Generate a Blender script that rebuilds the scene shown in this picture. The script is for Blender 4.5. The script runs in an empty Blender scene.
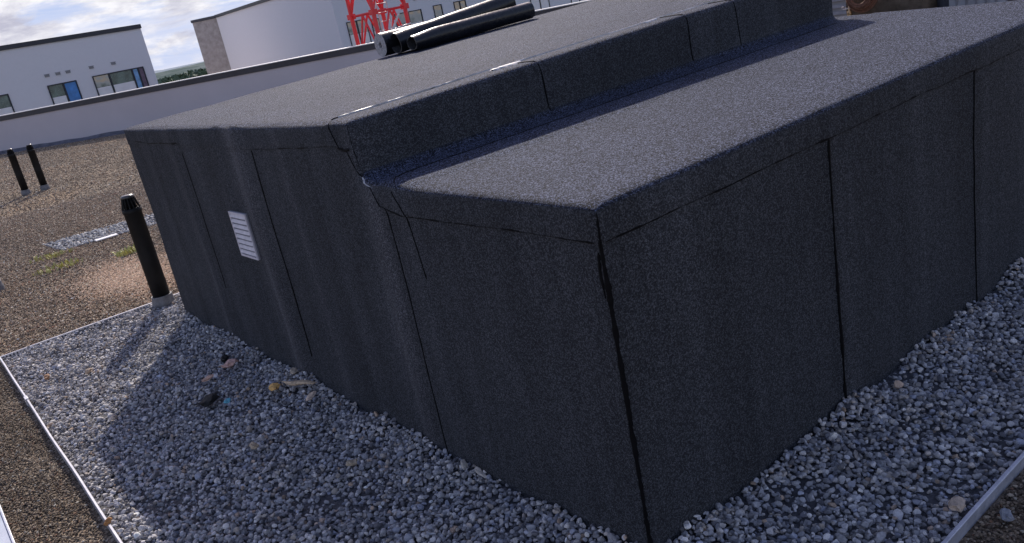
import bpy, bmesh, math, random
import numpy as np
from mathutils import Vector, Matrix, noise
from mathutils.bvhtree import BVHTree
random.seed(7); rng = np.random.default_rng(11)
scene = bpy.context.scene
C = scene.collection
pi = math.pi

# ------------------------------------------------------------------ helpers
def link_mesh(name, me, parent=None, mat=None):
    o = bpy.data.objects.new(name, me); C.objects.link(o)
    if mat: me.materials.append(mat)
    if parent: o.parent = parent
    return o

def obj(name, bm, mat, parent=None, smooth=False):
    me = bpy.data.meshes.new(name)
    bm.normal_update(); bm.to_mesh(me); bm.free()
    if smooth:
        for p in me.polygons: p.use_smooth = True
    return link_mesh(name, me, parent, mat)

def tag(o, label=None, cat=None, group=None, kind=None):
    if label: o['label'] = label
    if cat: o['category'] = cat
    if group: o['group'] = group
    if kind: o['kind'] = kind
    return o

def thing(name, label, cat, loc=(0, 0, 0), rotz=0, group=None):
    o = bpy.data.objects.new(name, None); C.objects.link(o)
    o.empty_display_size = .1
    o.location = loc; o.rotation_euler = (0, 0, rotz)
    return tag(o, label, cat, group)

def box(bm, x0, x1, y0, y1, z0, z1, M=None, bevel=0):
    g = bmesh.ops.create_cube(bm, size=1)
    vs = g['verts']
    for v in vs:
        v.co = Vector(((x0 + x1) / 2 + v.co.x * (x1 - x0), (y0 + y1) / 2 + v.co.y * (y1 - y0), (z0 + z1) / 2 + v.co.z * (z1 - z0)))
    if bevel:
        es = {e for v in vs for e in v.link_edges}
        r = bmesh.ops.bevel(bm, geom=list(es), offset=bevel, segments=2, affect='EDGES', profile=.5)
        vs = r['verts']
    if M:
        for v in vs: v.co = M @ v.co
    return vs

def tube(bm, a, b, r0, r1=None, seg=16, caps=True):
    a, b = Vector(a), Vector(b); r1 = r0 if r1 is None else r1
    d = (b - a); q = d.to_track_quat('Z', 'Y')
    rings = []
    for P, r in ((a, r0), (b, r1)):
        rings.append([bm.verts.new(P + q @ Vector((r * math.cos(2 * pi * i / seg), r * math.sin(2 * pi * i / seg), 0))) for i in range(seg)])
    for i in range(seg):
        bm.faces.new((rings[0][i], rings[0][(i + 1) % seg], rings[1][(i + 1) % seg], rings[1][i]))
    if caps:
        bm.faces.new(rings[0][::-1]); bm.faces.new(rings[1])

def lathe(bm, prof, seg=28, centre=(0, 0)):
    prev = None
    for (r, z) in prof:
        ring = [bm.verts.new((centre[0] + r * math.cos(2 * pi * i / seg), centre[1] + r * math.sin(2 * pi * i / seg), z)) for i in range(seg)]
        if prev:
            for i in range(seg):
                bm.faces.new((prev[i], prev[(i + 1) % seg], ring[(i + 1) % seg], ring[i]))
        else:
            first = ring
        prev = ring
    bm.faces.new(first[::-1]); bm.faces.new(prev)

def sweep(bm, pts, r, seg=8):
    rings = []
    n = len(pts)
    for i, P in enumerate(pts):
        P = Vector(P)
        d = Vector(pts[min(i + 1, n - 1)]) - Vector(pts[max(i - 1, 0)])
        q = d.to_track_quat('Z', 'Y')
        rings.append([bm.verts.new(P + q @ Vector((r * math.cos(2 * pi * k / seg), r * math.sin(2 * pi * k / seg), 0))) for k in range(seg)])
    for a, b in zip(rings, rings[1:]):
        # match the closest offset so the tube does not twist
        off = min(range(seg), key=lambda s: (a[0].co - b[s].co).length)
        for k in range(seg):
            bm.faces.new((a[k], a[(k + 1) % seg], b[(k + 1 + off) % seg], b[(k + off) % seg]))
    bm.faces.new(rings[0][::-1]); bm.faces.new(rings[-1])

# ------------------------------------------------------------------ materials
class NT:
    def __init__(s, name):
        s.m = bpy.data.materials.new(name); s.m.use_nodes = True
        s.t = s.m.node_tree; s.n = s.t.nodes; s.l = s.t.links
        s.b = s.n['Principled BSDF']
        s.tc = s.n.new('ShaderNodeTexCoord')
    def link(s, a, b): s.l.new(a, b)
    def mapping(s, scale=(1, 1, 1), src='Object'):
        m = s.n.new('ShaderNodeMapping'); m.inputs['Scale'].default_value = scale
        s.link(s.tc.outputs[src], m.inputs['Vector']); return m.outputs[0]
    def noise(s, scale, detail=3, rough=.55, vec=None, dist=0):
        n = s.n.new('ShaderNodeTexNoise'); n.inputs['Scale'].default_value = scale
        n.inputs['Detail'].default_value = detail; n.inputs['Roughness'].default_value = rough; n.inputs['Distortion'].default_value = dist
        s.link(vec if vec is not None else s.tc.outputs['Object'], n.inputs['Vector']); return n.outputs['Fac']
    def voro(s, scale, out='Distance', vec=None, feature='F1'):
        n = s.n.new('ShaderNodeTexVoronoi'); n.inputs['Scale'].default_value = scale; n.feature = feature
        s.link(vec if vec is not None else s.tc.outputs['Object'], n.inputs['Vector']); return n.outputs[out]
    def ramp(s, fac, stops, interp='LINEAR'):
        r = s.n.new('ShaderNodeValToRGB'); r.color_ramp.interpolation = interp
        e = r.color_ramp.elements
        while len(e) < len(stops): e.new(.5)
        for k, (p, c) in zip(e, stops):
            k.position = p; k.color = (c if len(c) == 4 else (*c, 1)) if not isinstance(c, (int, float)) else (c, c, c, 1)
        s.link(fac, r.inputs['Fac']); return r.outputs['Color']
    def mix(s, fac, a, b, blend='MIX'):
        m = s.n.new('ShaderNodeMix'); m.data_type = 'RGBA'; m.blend_type = blend
        for inp, v in ((m.inputs['Factor'], fac), (m.inputs['A'], a), (m.inputs['B'], b)):
            pass
        ins = [i for i in m.inputs if i.enabled]
        f = m.inputs[0]; A = m.inputs[6]; B = m.inputs[7]
        for inp, v in ((f, fac), (A, a), (B, b)):
            if isinstance(v, (int, float)): inp.default_value = v if inp is f else (v, v, v, 1)
            elif isinstance(v, tuple): inp.default_value = (*v, 1) if len(v) == 3 else v
            else: s.link(v, inp)
        return m.outputs[2]
    def math(s, op, a, b=0.0):
        m = s.n.new('ShaderNodeMath'); m.operation = op
        for inp, v in ((m.inputs[0], a), (m.inputs[1], b)):
            if isinstance(v, (int, float)): inp.default_value = v
            else: s.link(v, inp)
        return m.outputs[0]
    def bump(s, h, strength=.5, dist=.01, normal=None):
        b = s.n.new('ShaderNodeBump'); b.inputs['Strength'].default_value = strength; b.inputs['Distance'].default_value = dist
        s.link(h, b.inputs['Height'])
        if normal is not None: s.link(normal, b.inputs['Normal'])
        s.link(b.outputs[0], s.b.inputs['Normal']); return b.outputs[0]
    def set(s, **k):
        names = dict(col='Base Color', rough='Roughness', metal='Metallic', spec='Specular IOR Level')
        for a, v in k.items():
            i = s.b.inputs[names.get(a, a)]
            if isinstance(v, tuple): i.default_value = (*v, 1) if len(v) == 3 else v
            elif isinstance(v, (int, float)): i.default_value = v
            else: s.link(v, i)
        return s

def simple(name, col, rough=.6, metal=0, spec=.5, var=.25, vs=12, bumpd=0, bs=60):
    t = NT(name)
    n = t.noise(vs, 5, .6)
    lo = tuple(c * (1 - var) for c in col); hi = tuple(min(1, c * (1 + var)) for c in col)
    t.set(col=t.ramp(n, [(.3, lo), (.7, hi)]), metal=metal, spec=spec)
    t.set(rough=t.math('ADD', t.math('MULTIPLY', t.noise(vs * 3, 3), .25), rough - .12))
    if bumpd: t.bump(t.noise(bs, 4), .6, bumpd)
    return t.m

def felt(name, base=1.0, streaks=True):
    """mineral-surfaced bitumen felt: slate granules in black bitumen"""
    t = NT(name)
    g1 = t.noise(420, 2, .7)
    g2 = t.noise(210, 2, .7)
    gv = t.voro(270, 'Color')
    sep = t.n.new('ShaderNodeSeparateColor'); t.link(gv, sep.inputs[0])
    g = t.math('ADD', t.math('MULTIPLY', g1, .35), t.math('ADD', t.math('MULTIPLY', g2, .35), t.math('MULTIPLY', sep.outputs[0], .3)))
    b = base
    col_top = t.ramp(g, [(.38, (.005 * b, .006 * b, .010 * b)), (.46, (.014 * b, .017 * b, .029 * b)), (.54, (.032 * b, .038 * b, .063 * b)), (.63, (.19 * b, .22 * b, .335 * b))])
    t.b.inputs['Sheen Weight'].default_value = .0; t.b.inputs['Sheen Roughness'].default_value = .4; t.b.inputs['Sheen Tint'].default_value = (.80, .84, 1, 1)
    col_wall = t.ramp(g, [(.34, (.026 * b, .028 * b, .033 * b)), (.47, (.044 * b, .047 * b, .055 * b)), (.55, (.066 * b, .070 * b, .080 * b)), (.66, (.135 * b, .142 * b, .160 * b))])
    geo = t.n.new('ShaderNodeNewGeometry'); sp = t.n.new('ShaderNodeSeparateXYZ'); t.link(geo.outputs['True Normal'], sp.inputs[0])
    lit_top = t.ramp(sp.outputs['Z'], [(.35, 0), (.9, 1)])      # tops get paler, stronger grain: sunlit sparkle put into the colour
    col = t.mix(lit_top, col_wall, col_top)
    # slow weathering patches and vertical brush streaks
    patch = t.noise(1.3, 5, .6, dist=.5)
    col = t.mix(1.0, col, t.ramp(patch, [(.3, .88), (.7, 1.10)]), 'MULTIPLY')
    sv = t.mapping((38, 38, 1.1))
    st = t.noise(1.0, 4, .7, vec=sv)
    if streaks:
        col = t.mix(1.0, col, t.ramp(st, [(.3, .91), (.7, 1.1)]), 'MULTIPLY')
        sv2 = t.mapping((5, 5, .25)); st2 = t.noise(1.0, 3, .6, vec=sv2)
        col = t.mix(t.math('SUBTRACT', 1.0, lit_top), col, t.mix(1.0, col, t.ramp(st2, [(.38, .90), (.70, 1.22)]), 'MULTIPLY'))
    # light catching the folds of the long side, painted as paler bands
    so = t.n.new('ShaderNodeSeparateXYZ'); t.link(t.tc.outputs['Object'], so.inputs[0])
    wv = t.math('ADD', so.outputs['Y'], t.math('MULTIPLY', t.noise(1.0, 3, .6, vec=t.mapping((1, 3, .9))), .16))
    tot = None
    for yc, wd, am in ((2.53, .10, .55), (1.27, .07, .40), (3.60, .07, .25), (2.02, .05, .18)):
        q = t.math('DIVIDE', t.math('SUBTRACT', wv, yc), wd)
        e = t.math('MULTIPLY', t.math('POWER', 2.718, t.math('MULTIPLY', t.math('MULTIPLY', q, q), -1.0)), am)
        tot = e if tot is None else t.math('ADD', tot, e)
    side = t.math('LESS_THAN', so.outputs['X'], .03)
    tot = t.math('MULTIPLY', t.math('MULTIPLY', tot, side), t.math('SUBTRACT', 1.0, lit_top))
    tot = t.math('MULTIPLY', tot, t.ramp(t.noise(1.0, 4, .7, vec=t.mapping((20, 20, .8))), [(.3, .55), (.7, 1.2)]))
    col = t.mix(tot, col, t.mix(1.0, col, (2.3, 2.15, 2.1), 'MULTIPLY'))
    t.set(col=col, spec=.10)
    t.set(rough=t.ramp(g2, [(.3, .72), (.7, .9)]))
    t.bump(t.math('ADD', g1, t.math('MULTIPLY', g2, 1.2)), .8, .005)
    return t.m

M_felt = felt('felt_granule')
M_bitumen = simple('wet_bitumen', (.004, .004, .005), .7, spec=.12, var=.4, vs=40, bumpd=.004, bs=90)
M_glint = simple('painted_sun_glint', (.50, .49, .50), .4, spec=.6, var=.35, vs=80)
M_black_plastic = simple('black_plastic', (.010, .010, .011), .55, spec=.22, var=.4, vs=9)
M_collar = simple('grey_collar', (.17, .17, .18), .7, var=.3, vs=30)
M_alu = simple('aluminium_edging', (.62, .62, .66), .42, metal=.55, var=.15, vs=25)
M_alu_dark = simple('dull_aluminium', (.50, .52, .60), .45, metal=.4, var=.2, vs=25)
M_louvre = simple('white_louvre', (.62, .60, .66), .5, var=.12, vs=30)
M_louvre_dark = simple('louvre_shadow', (.27, .27, .31), .7, var=.2)
M_render = simple('white_render', (.55, .52, .56), .85, spec=.2, var=.05, vs=.6, bumpd=.002, bs=40)
M_render2 = simple('pale_render', (.78, .75, .79), .85, spec=.2, var=.015, vs=5)
M_render3 = simple('shaded_render', (.69, .69, .76), .85, spec=.2, var=.015, vs=5)
M_panel = simple('brown_cladding', (.36, .32, .31), .8, var=.22, vs=3)
M_coping = simple('white_coping', (.86, .86, .88), .35, var=.05, vs=3)
M_fascia = simple('dark_fascia', (.042, .042, .055), .5, var=.2, vs=2)
M_frame = simple('window_frame', (.022, .024, .035), .5, var=.2)
M_red = simple('crane_red', (.72, .035, .045), .45, var=.15, vs=3)
M_galv = simple('galvanised', (.60, .55, .56), .5, metal=.3, var=.2)
M_canvas = simple('olive_canvas', (.15, .115, .085), .9, spec=.1, var=.35, vs=18, bumpd=.004, bs=160)
M_rust = simple('rust_hose', (.22, .10, .06), .8, var=.35, vs=40)
M_brass = simple('brass', (.75, .52, .28), .35, metal=.8, var=.2)
M_bin = simple('dark_grey_plastic', (.055, .057, .068), .55, var=.2)
M_crate = simple('grey_crate', (.38, .38, .40), .55, var=.2, vs=10)
M_wrap = simple('pallet_wrap', (.45, .46, .48), .35, var=.2, vs=8, bumpd=.01, bs=20)
M_wood = simple('pallet_wood', (.34, .25, .16), .8, var=.3, vs=20)
M_unit = simple('unit_grey', (.26, .255, .27), .6, var=.15, vs=4)

def glass_mat(name, col, rough=.04):
    t = NT(name); t.set(col=col, rough=rough, spec=1.0, metal=.0)
    t.b.inputs['IOR'].default_value = 2.1
    t.bump(t.noise(.9, 2), .12, .05)
    return t.m
M_glass = glass_mat('window_glass', (.10, .12, .125))
M_blue = simple('blue_film', (.07, .25, .62), .35, var=.25, vs=2)
M_blue2 = simple('pale_blue_film', (.22, .42, .72), .35, var=.3, vs=3)
M_curtain = simple('mauve_curtain', (.20, .14, .19), .8, var=.4, vs=6)
M_pale_reflect = simple('pale_reflection_pane', (.86, .82, .84), .6, var=.08, vs=2)  # white reflection in the lower panes, put into the colour
M_greenpane = simple('green_reflection_pane', (.10, .15, .135), .25, spec=.9, var=.5, vs=1.6)

def roll_mat():
    t = NT('shiny_bitumen_roll')
    t.set(col=t.ramp(t.noise(14, 4), [(.3, (.006, .007, .01)), (.7, (.012, .013, .018))]), spec=.5)
    t.set(rough=t.ramp(t.noise(30, 4), [(.3, .22), (.7, .42)]))
    t.bump(t.noise(22, 3), .35, .01)
    return t.m
M_roll = roll_mat()
M_rollend = simple('roll_end_layers', (.38, .37, .38), .8, var=.5, vs=90)

def stone_mat():
    t = NT('gravel_stone')
    a = t.n.new('ShaderNodeAttribute'); a.attribute_name = 'tint'
    n = t.noise(120, 4, .7)
    col = t.mix(1.0, a.outputs['Color'], t.ramp(n, [(.25, .72), (.75, 1.25)]), 'MULTIPLY')
    t.set(col=col, rough=.82, spec=.3)
    t.bump(t.noise(220, 3), .5, .003)
    return t.m
M_stone = stone_mat()

def deck_mat():
    t = NT('crushed_brick_substrate')
    v = t.voro(75, 'Color'); s = t.n.new('ShaderNodeSeparateColor'); t.link(v, s.inputs[0])
    n = t.noise(42, 4, .7)
    f = t.math('ADD', t.math('MULTIPLY', s.outputs[0], .5), t.math('MULTIPLY', n, .5))
    col = t.ramp(f, [(.2, (.05, .04, .031)), (.42, (.15, .115, .085)), (.6, (.27, .21, .155)), (.8, (.44, .36, .28))])
    big = t.noise(.55, 5, .6, dist=.4)
    col = t.mix(1.0, col, t.ramp(big, [(.3, (.62, .64, .68)), (.5, (1, 1, 1)), (.72, (1.3, 1.16, 1.0))]), 'MULTIPLY')
    t.set(col=col, rough=.9, spec=.2)
    d = t.voro(75, 'Distance')
    t.bump(t.math('ADD', t.math('MULTIPLY', d, -.8), t.math('MULTIPLY', n, .8)), 1.0, .02)
    return t.m
M_deck = deck_mat()
M_bed = simple('gravel_bed_shadow', (.07, .07, .08), .9, var=.5, vs=60, bumpd=.01, bs=70)

# ------------------------------------------------------------------ world, sun, camera
SUN_EL, SUN_AZ = math.radians(33.5), math.radians(59.6)      # azimuth measured from +X
w = bpy.data.worlds.new('World'); scene.world = w; w.use_nodes = True
nt = w.node_tree; bg = nt.nodes['Background']
sky = nt.nodes.new('ShaderNodeTexSky'); sky.sky_type = 'NISHITA'; sky.sun_disc = False
sky.sun_elevation = SUN_EL; sky.sun_rotation = pi / 2 - SUN_AZ
sky.air_density = 1.1; sky.dust_density = 1.2; sky.ozone_density = 1.6; sky.altitude = 100
tc = nt.nodes.new('ShaderNodeTexCoord')
def wmap(scale, loc=(0, 0, 0)):
    m = nt.nodes.new('ShaderNodeMapping'); m.inputs['Scale'].default_value = scale; m.inputs['Location'].default_value = loc
    nt.links.new(tc.outputs['Generated'], m.inputs['Vector']); return m.outputs[0]
def wnoise(vec, scale, detail, rough, dist=0):
    n = nt.nodes.new('ShaderNodeTexNoise'); n.inputs['Scale'].default_value = scale; n.inputs['Detail'].default_value = detail
    n.inputs['Roughness'].default_value = rough; n.inputs['Distortion'].default_value = dist
    nt.links.new(vec, n.inputs['Vector']); return n.outputs['Fac']
def wramp(f, stops):
    r = nt.nodes.new('ShaderNodeValToRGB'); e = r.color_ramp.elements
    while len(e) < len(stops): e.new(.5)
    for k, (p, c) in zip(e, stops): k.position = p; k.color = (c, c, c, 1) if isinstance(c, (int, float)) else (*c, 1)
    nt.links.new(f, r.inputs['Fac']); return r.outputs['Color']
def wmix(f, a, b):
    m = nt.nodes.new('ShaderNodeMix'); m.data_type = 'RGBA'
    for i, v in ((m.inputs[0], f), (m.inputs[6], a), (m.inputs[7], b)):
        if isinstance(v, tuple): i.default_value = (*v, 1)
        elif isinstance(v, (int, float)): i.default_value = v
        else: nt.links.new(v, i)
    return m.outputs[2]
cl = wnoise(wmap((6, 6, 22), (2.3, .4, .15)), 1.0, 8, .58, .25)
mask = wramp(cl, [(.45, 0), (.53, 1)])
body = wnoise(wmap((14, 14, 38), (.3, .9, .0)), 1.0, 6, .6, .2)
ccol = wramp(body, [(.34, (5.9, 5.9, 7.2)), (.56, (10.6, 10.5, 11.0))])
thin = wramp(wnoise(wmap((3, 3, 30), (.7, 0, .4)), 1.0, 5, .6, .4), [(.35, 0.0), (.65, 1)])
hz = wmix(thin, (5.0, 6.4, 9.8), (8.4, 8.6, 10.2))
cloudy = wmix(mask, hz, ccol)
# haze and cloud gather low over the horizon on the sunward side; the rest of the sky is clear blue
sepw = nt.nodes.new('ShaderNodeSeparateXYZ'); nt.links.new(tc.outputs['Generated'], sepw.inputs[0])
low = wramp(sepw.outputs['Z'], [(.0, 1), (.10, 1), (.30, 0)])
dotn = nt.nodes.new('ShaderNodeVectorMath'); dotn.operation = 'DOT_PRODUCT'
nt.links.new(tc.outputs['Generated'], dotn.inputs[0]); dotn.inputs[1].default_value = (math.cos(SUN_AZ + .25), math.sin(SUN_AZ + .25), 0)
sunw = wramp(dotn.outputs['Value'], [(.35, .12), (.93, 1)])
mw = nt.nodes.new('ShaderNodeMath'); mw.operation = 'MULTIPLY'; nt.links.new(low, mw.inputs[0]); nt.links.new(sunw, mw.inputs[1])
tint = nt.nodes.new('ShaderNodeMix'); tint.data_type = 'RGBA'; tint.blend_type = 'MULTIPLY'; tint.inputs[0].default_value = 1
nt.links.new(sky.outputs[0], tint.inputs[6]); tint.inputs[7].default_value = (2.02, 1.66, 1.72, 1)
fin = wmix(mw.outputs[0], tint.outputs[2], cloudy)
nt.links.new(fin, bg.inputs['Color']); bg.inputs['Strength'].default_value = .092

sd = bpy.data.lights.new('sun', 'SUN'); sd.energy = 5.0; sd.angle = math.radians(.55); sd.color = (1.0, .92, .82)
so = bpy.data.objects.new('sun', sd); C.objects.link(so)
sdir = Vector((math.cos(SUN_EL) * math.cos(SUN_AZ), math.cos(SUN_EL) * math.sin(SUN_AZ), math.sin(SUN_EL)))
so.rotation_euler = sdir.to_track_quat('Z', 'Y').to_euler(); so.location = sdir * 50

cd = bpy.data.cameras.new('camera'); cam = bpy.data.objects.new('camera', cd); C.objects.link(cam)
cd.sensor_width = 36; cd.lens = 817.34 / 1024 * 36; cd.clip_start = .05; cd.clip_end = 12000
R = Vector((.75947632, -.62218947, -.18993679)); U = Vector((.33850203, .12863977, .93213099)); F = Vector((.55552866, .7722254, -.30831126))
cam.matrix_world = Matrix(((R.x, U.x, -F.x, -1.3822861), (R.y, U.y, -F.y, -1.51039498), (R.z, U.z, -F.z, 1.65), (0, 0, 0, 1)))
scene.camera = cam
scene.view_settings.view_transform = 'Standard'; scene.view_settings.look = 'None'
scene.view_settings.exposure = 0; scene.view_settings.gamma = 1

# ------------------------------------------------------------------ setting: deck, earth, hills
PA = Vector((2.83, 33.1, 0)); PU = Vector((10, -17.5, 0)).normalized(); PN = Vector((PU.y, -PU.x, 0))  # PN points to the camera side
if (Vector((0, 0, 0)) - PA).dot(PN) < 0: PN = -PN
bm = bmesh.new()
p0 = PA + PU * -24; p1 = PA + PU * 46
near = [p1 + PN * 60, p0 + PN * 60]
# finer grid near the viewer so it can undulate
vs = [bm.verts.new(v) for v in (p0, p1, near[0], near[1])]
bm.faces.new(vs)
bmesh.ops.recalc_face_normals(bm, faces=bm.faces)
for v in bm.verts: v.co.z = -.012
deck = obj('roof_deck_ground', bm, M_deck); tag(deck, kind='structure')
if deck.data.polygons[0].normal.z < 0: deck.data.flip_normals()

bm = bmesh.new()
N = 40; S = 9000
bmesh.ops.create_grid(bm, x_segments=2, y_segments=2, size=S)
for v in bm.verts: v.co.z = -9.2
t = NT('far_land'); f = t.noise(.006, 5, .6)
t.set(col=t.ramp(f, [(.35, (.05, .075, .05)), (.5, (.10, .125, .09)), (.65, (.20, .20, .19))]), rough=.95, spec=.05)
M_land = t.m
tag(obj('ground', bm, M_land), kind='structure')

def hill(name, dist, hmax, col1, col2, seed, sx):
    bm = bmesh.new(); rows = []
    n = 220
    for j, (dd, hf) in enumerate(((0, 0), (.05, .6), (.12, 1.0), (.3, .5))):
        row = []
        for i in range(n + 1):
            a = 2 * pi * i / n
            h = .62 + .75 * noise.fractal(Vector((math.cos(a) * sx, math.sin(a) * sx, seed)), 1.0, 2.0, 5)
            r = dist * (1 + dd)
            row.append(bm.verts.new((r * math.cos(a), r * math.sin(a), -9.5 + max(.1, h) * hf * hmax)))
        rows.append(row)
    for a, b in zip(rows, rows[1:]):
        for i in range(n): bm.faces.new((a[i], a[i + 1], b[i + 1], b[i]))
    t = NT(name + '_cover'); f = t.noise(.02, 6, .7)
    t.set(col=t.ramp(f, [(.38, col1), (.62, col2)]), rough=1, spec=0)
    tag(obj(name, bm, t.m, smooth=True), kind='structure')
hill('hills', 1500, 15, (.085, .12, .11), (.19, .22, .215), 3.1, 9)
hill('far_hills', 3600, 40, (.24, .29, .34), (.36, .40, .44), 8.7, 6)  # distance haze is mixed into these bluish grey colours

# ------------------------------------------------------------------ the felt-covered rooftop housing
xs = [0, 3.3, 3.5, 4.6]; ys = [0, 1.25, 2.6, 4.45]; zs = [-.12, 1.12, 1.355]
def occ(i, j, k):
    if i < 0 or j < 0 or k < 0 or i > 2 or j > 2 or k > 1: return False
    if k == 0: return (i <= 1) or j == 2
    return (j == 1 and i == 0) or j == 2
bm = bmesh.new(); vd = {}
def V(i, j, k):
    if (i, j, k) not in vd: vd[(i, j, k)] = bm.verts.new((xs[i], ys[j], zs[k]))
    return vd[(i, j, k)]
for i in range(3):
    for j in range(3):
        for k in range(2):
            if not occ(i, j, k): continue
            for d, q in (((-1, 0, 0), [(0, 0, 0), (0, 0, 1), (0, 1, 1), (0, 1, 0)]), ((1, 0, 0), [(1, 0, 0), (1, 1, 0), (1, 1, 1), (1, 0, 1)]),
                         ((0, -1, 0), [(0, 0, 0), (1, 0, 0), (1, 0, 1), (0, 0, 1)]), ((0, 1, 0), [(0, 1, 0), (0, 1, 1), (1, 1, 1), (1, 1, 0)]),
                         ((0, 0, -1), [(0, 0, 0), (0, 1, 0), (1, 1, 0), (1, 0, 0)]), ((0, 0, 1), [(0, 0, 1), (1, 0, 1), (1, 1, 1), (0, 1, 1)])):
                if not occ(i + d[0], j + d[1], k + d[2]):
                    bm.faces.new([V(i + a, j + b, k + c) for a, b, c in q])
me = bpy.data.meshes.new('raw'); bm.to_mesh(me); bm.free()
tmp = bpy.data.objects.new('raw', me); C.objects.link(tmp)
m = tmp.modifiers.new('r', 'REMESH'); m.mode = 'VOXEL'; m.voxel_size = .017
m = tmp.modifiers.new('s', 'SMOOTH'); m.factor = .5; m.iterations = 8
dg = bpy.context.evaluated_depsgraph_get(); dg.update()
shell_me = bpy.data.meshes.new_from_object(tmp.evaluated_get(dg))
bpy.data.objects.remove(tmp); bpy.data.meshes.remove(me)
shell_me.name = 'shell'
def sstep(a, b, x):
    t = max(0, min(1, (x - a) / (b - a))); return t * t * (3 - 2 * t)
def deform(c, n):
    x, y, z = c
    up = sstep(1.10, 1.30, z)
    top = sstep(.2, 1.1, z)
    lo_rise = x * (.005 + .010 * min(y, 1.25)); hi_rise = .036 * x
    dz = top * (lo_rise if y < 1.2 else lo_rise + (hi_rise - lo_rise) * sstep(1.12, 1.3, z))
    # fillet at the foot of the step
    if n.z > .5 and z < 1.25 and .90 < y < 1.30 and x < 3.32: dz += (.012 * sstep(.80, 1.12, y) + .010 * sstep(1.14, 1.23, y)) * (1 - sstep(3.15, 3.32, x))
    d = Vector((0, 0, dz))
    off = 0
    nz = noise.noise(Vector((x * 1.7, y * 1.7, z * 1.7)))
    off += (.006 if n.z < .5 else .002) * nz + (.003 if n.z < .5 else .001) * noise.noise(Vector((x * 6, y * 6, z * 3 + 9)))
    if n.x < -.5:      # folds where the sheets overlap on the long side
        for yc, wd, a in ((1.19, .05, .012), (2.40, .085, .020), (2.68, .06, -.007), (3.44, .06, .009), (1.7, .09, .004), (.98, .03, .004), (3.95, .05, .004)):
            off += a * math.exp(-((y - yc + .012 * math.sin(z * 5)) / wd) ** 2)
        # cap sheet folded 10 cm down the wall
        if y < 1.1 and z > 1.015: off += .004
        if y > 1.35 and z > 1.245 - .01 * math.sin(y * 3): off += .004
    if n.y < -.5 and y < .5:
        if z > 1.02: off += .004
        for xc in (1.08, 2.167, 3.25): off += .004 * sstep(xc - .03, xc, x) * (1 - sstep(xc + .1, xc + .35, x))
    if n.z > .5 and z < 1.25 and y < 1.1: off += .004
    if n.z > .5 and z > 1.25 and y > 1.42: off -= .004
    if n.z > .5 and z > 1.25:
        off += .004 * noise.noise(Vector((x * 2.5 + 5, y * 2.5, 0)))
    return c + d + n * off
ns = [v.normal.copy() for v in shell_me.vertices]
co = [deform(v.co.copy(), n) for v, n in zip(shell_me.vertices, ns)]
shell_me.vertices.foreach_set('co', np.array([c[:] for c in co], dtype=np.float32).ravel())
for p in shell_me.polygons: p.use_smooth = True
shell_me.update()
housing = thing('rooftop_housing', 'large stepped black felt covered rooftop box standing in a grey gravel border', 'rooftop housing')
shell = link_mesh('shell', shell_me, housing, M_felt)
bmt = bmesh.new(); bmt.from_mesh(shell_me); BV = BVHTree.FromBMesh(bmt); bmt.free()

def ribbon(name, pts, width, off=.003, mat=None, jitter=.3, gap=0, step=.012, wig=.004, parent=housing, seed=0, label=None):
    """a strip that clings to the felt surface: a mastic joint, a sheet edge"""
    P = [Vector(p) for p in pts]; dense = []
    for a, b in zip(P, P[1:]):
        n = max(1, int((b - a).length / step))
        dense += [a.lerp(b, i / n) for i in range(n)]
    dense.append(P[-1])
    bm = bmesh.new(); prev = None
    for i, p in enumerate(dense):
        loc, nor, _, _ = BV.find_nearest(p)
        if loc is None: continue
        d = (dense[min(i + 1, len(dense) - 1)] - dense[max(i - 1, 0)]).normalized()
        side = nor.cross(d).normalized()
        k = i * step
        g = noise.noise(Vector((k * 14, seed, 1))); g2 = noise.noise(Vector((k * 45, seed, 4)))
        wv = width * (1 + jitter * g * 1.4 + jitter * g2) 
        if gap and noise.noise(Vector((k * 7, seed * 1.7 + 3, 9))) < gap - .5: wv = 0
        if i in (0, len(dense) - 1): wv *= .3
        wv = max(wv * (1 + .5 * noise.noise(Vector((k * 110, seed, 2)))), .0002)
        cpos = loc + side * wig * noise.noise(Vector((k * 5, seed, 6)))
        ring = [bm.verts.new(cpos + side * wv * s * .5 + nor * (off * h)) for s, h in ((-1, -.3), (-.55, .8), (0, 1), (.55, .8), (1, -.3))]
        if prev:
            for q in range(4): bm.faces.new((prev[q], ring[q], ring[q + 1], prev[q + 1]))
        prev = ring
    bmesh.ops.recalc_face_normals(bm, faces=bm.faces)
    o = obj(name, bm, mat or M_bitumen, parent, smooth=True)
    if label: o['label'] = label
    return o
Zl = lambda x, y: 1.12 + x * (.005 + .01 * min(y, 1.25))
Zu = lambda x: 1.355 + .036 * x
k = 0
def bead(pts, w, **kw):
    global k; k += 1
    kw.setdefault('seed', k * 3.37)
    return ribbon('bitumen_bead', pts, w, **kw)
# near corner: thick black mastic
bead([(0.0, 0.0, 1.03), (0, 0, .93), (-.005, -.005, .5), (0, 0, -.02)], .014, off=.006, jitter=.5, wig=.002)
bead([(.0, .0, 1.10), (0, 0, 1.06), (0, 0, 1.02)], .005, off=.002, jitter=.6)
bead([(-.0, .014, .99), (0, .018, .93), (0, .012, .86)], .012, off=.003, jitter=.9)
# right-hand long wall
for xc, wd in ((1.082, .013), (2.167, .008), (3.25, .008)):
    bead([(xc, 0, 1.01 + .01 * xc), (xc - .003, 0, .5), (xc, 0, -.02)], wd, off=.004, jitter=.5, wig=.006, gap=.12 if xc > 2 else .0)
bead([(.02, 0, 1.016), (.9, 0, 1.02), (1.8, 0, 1.03), (2.6, 0, 1.03), (3.48, 0, 1.03)], .0048, off=.002, jitter=1.0, gap=.50)
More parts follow.
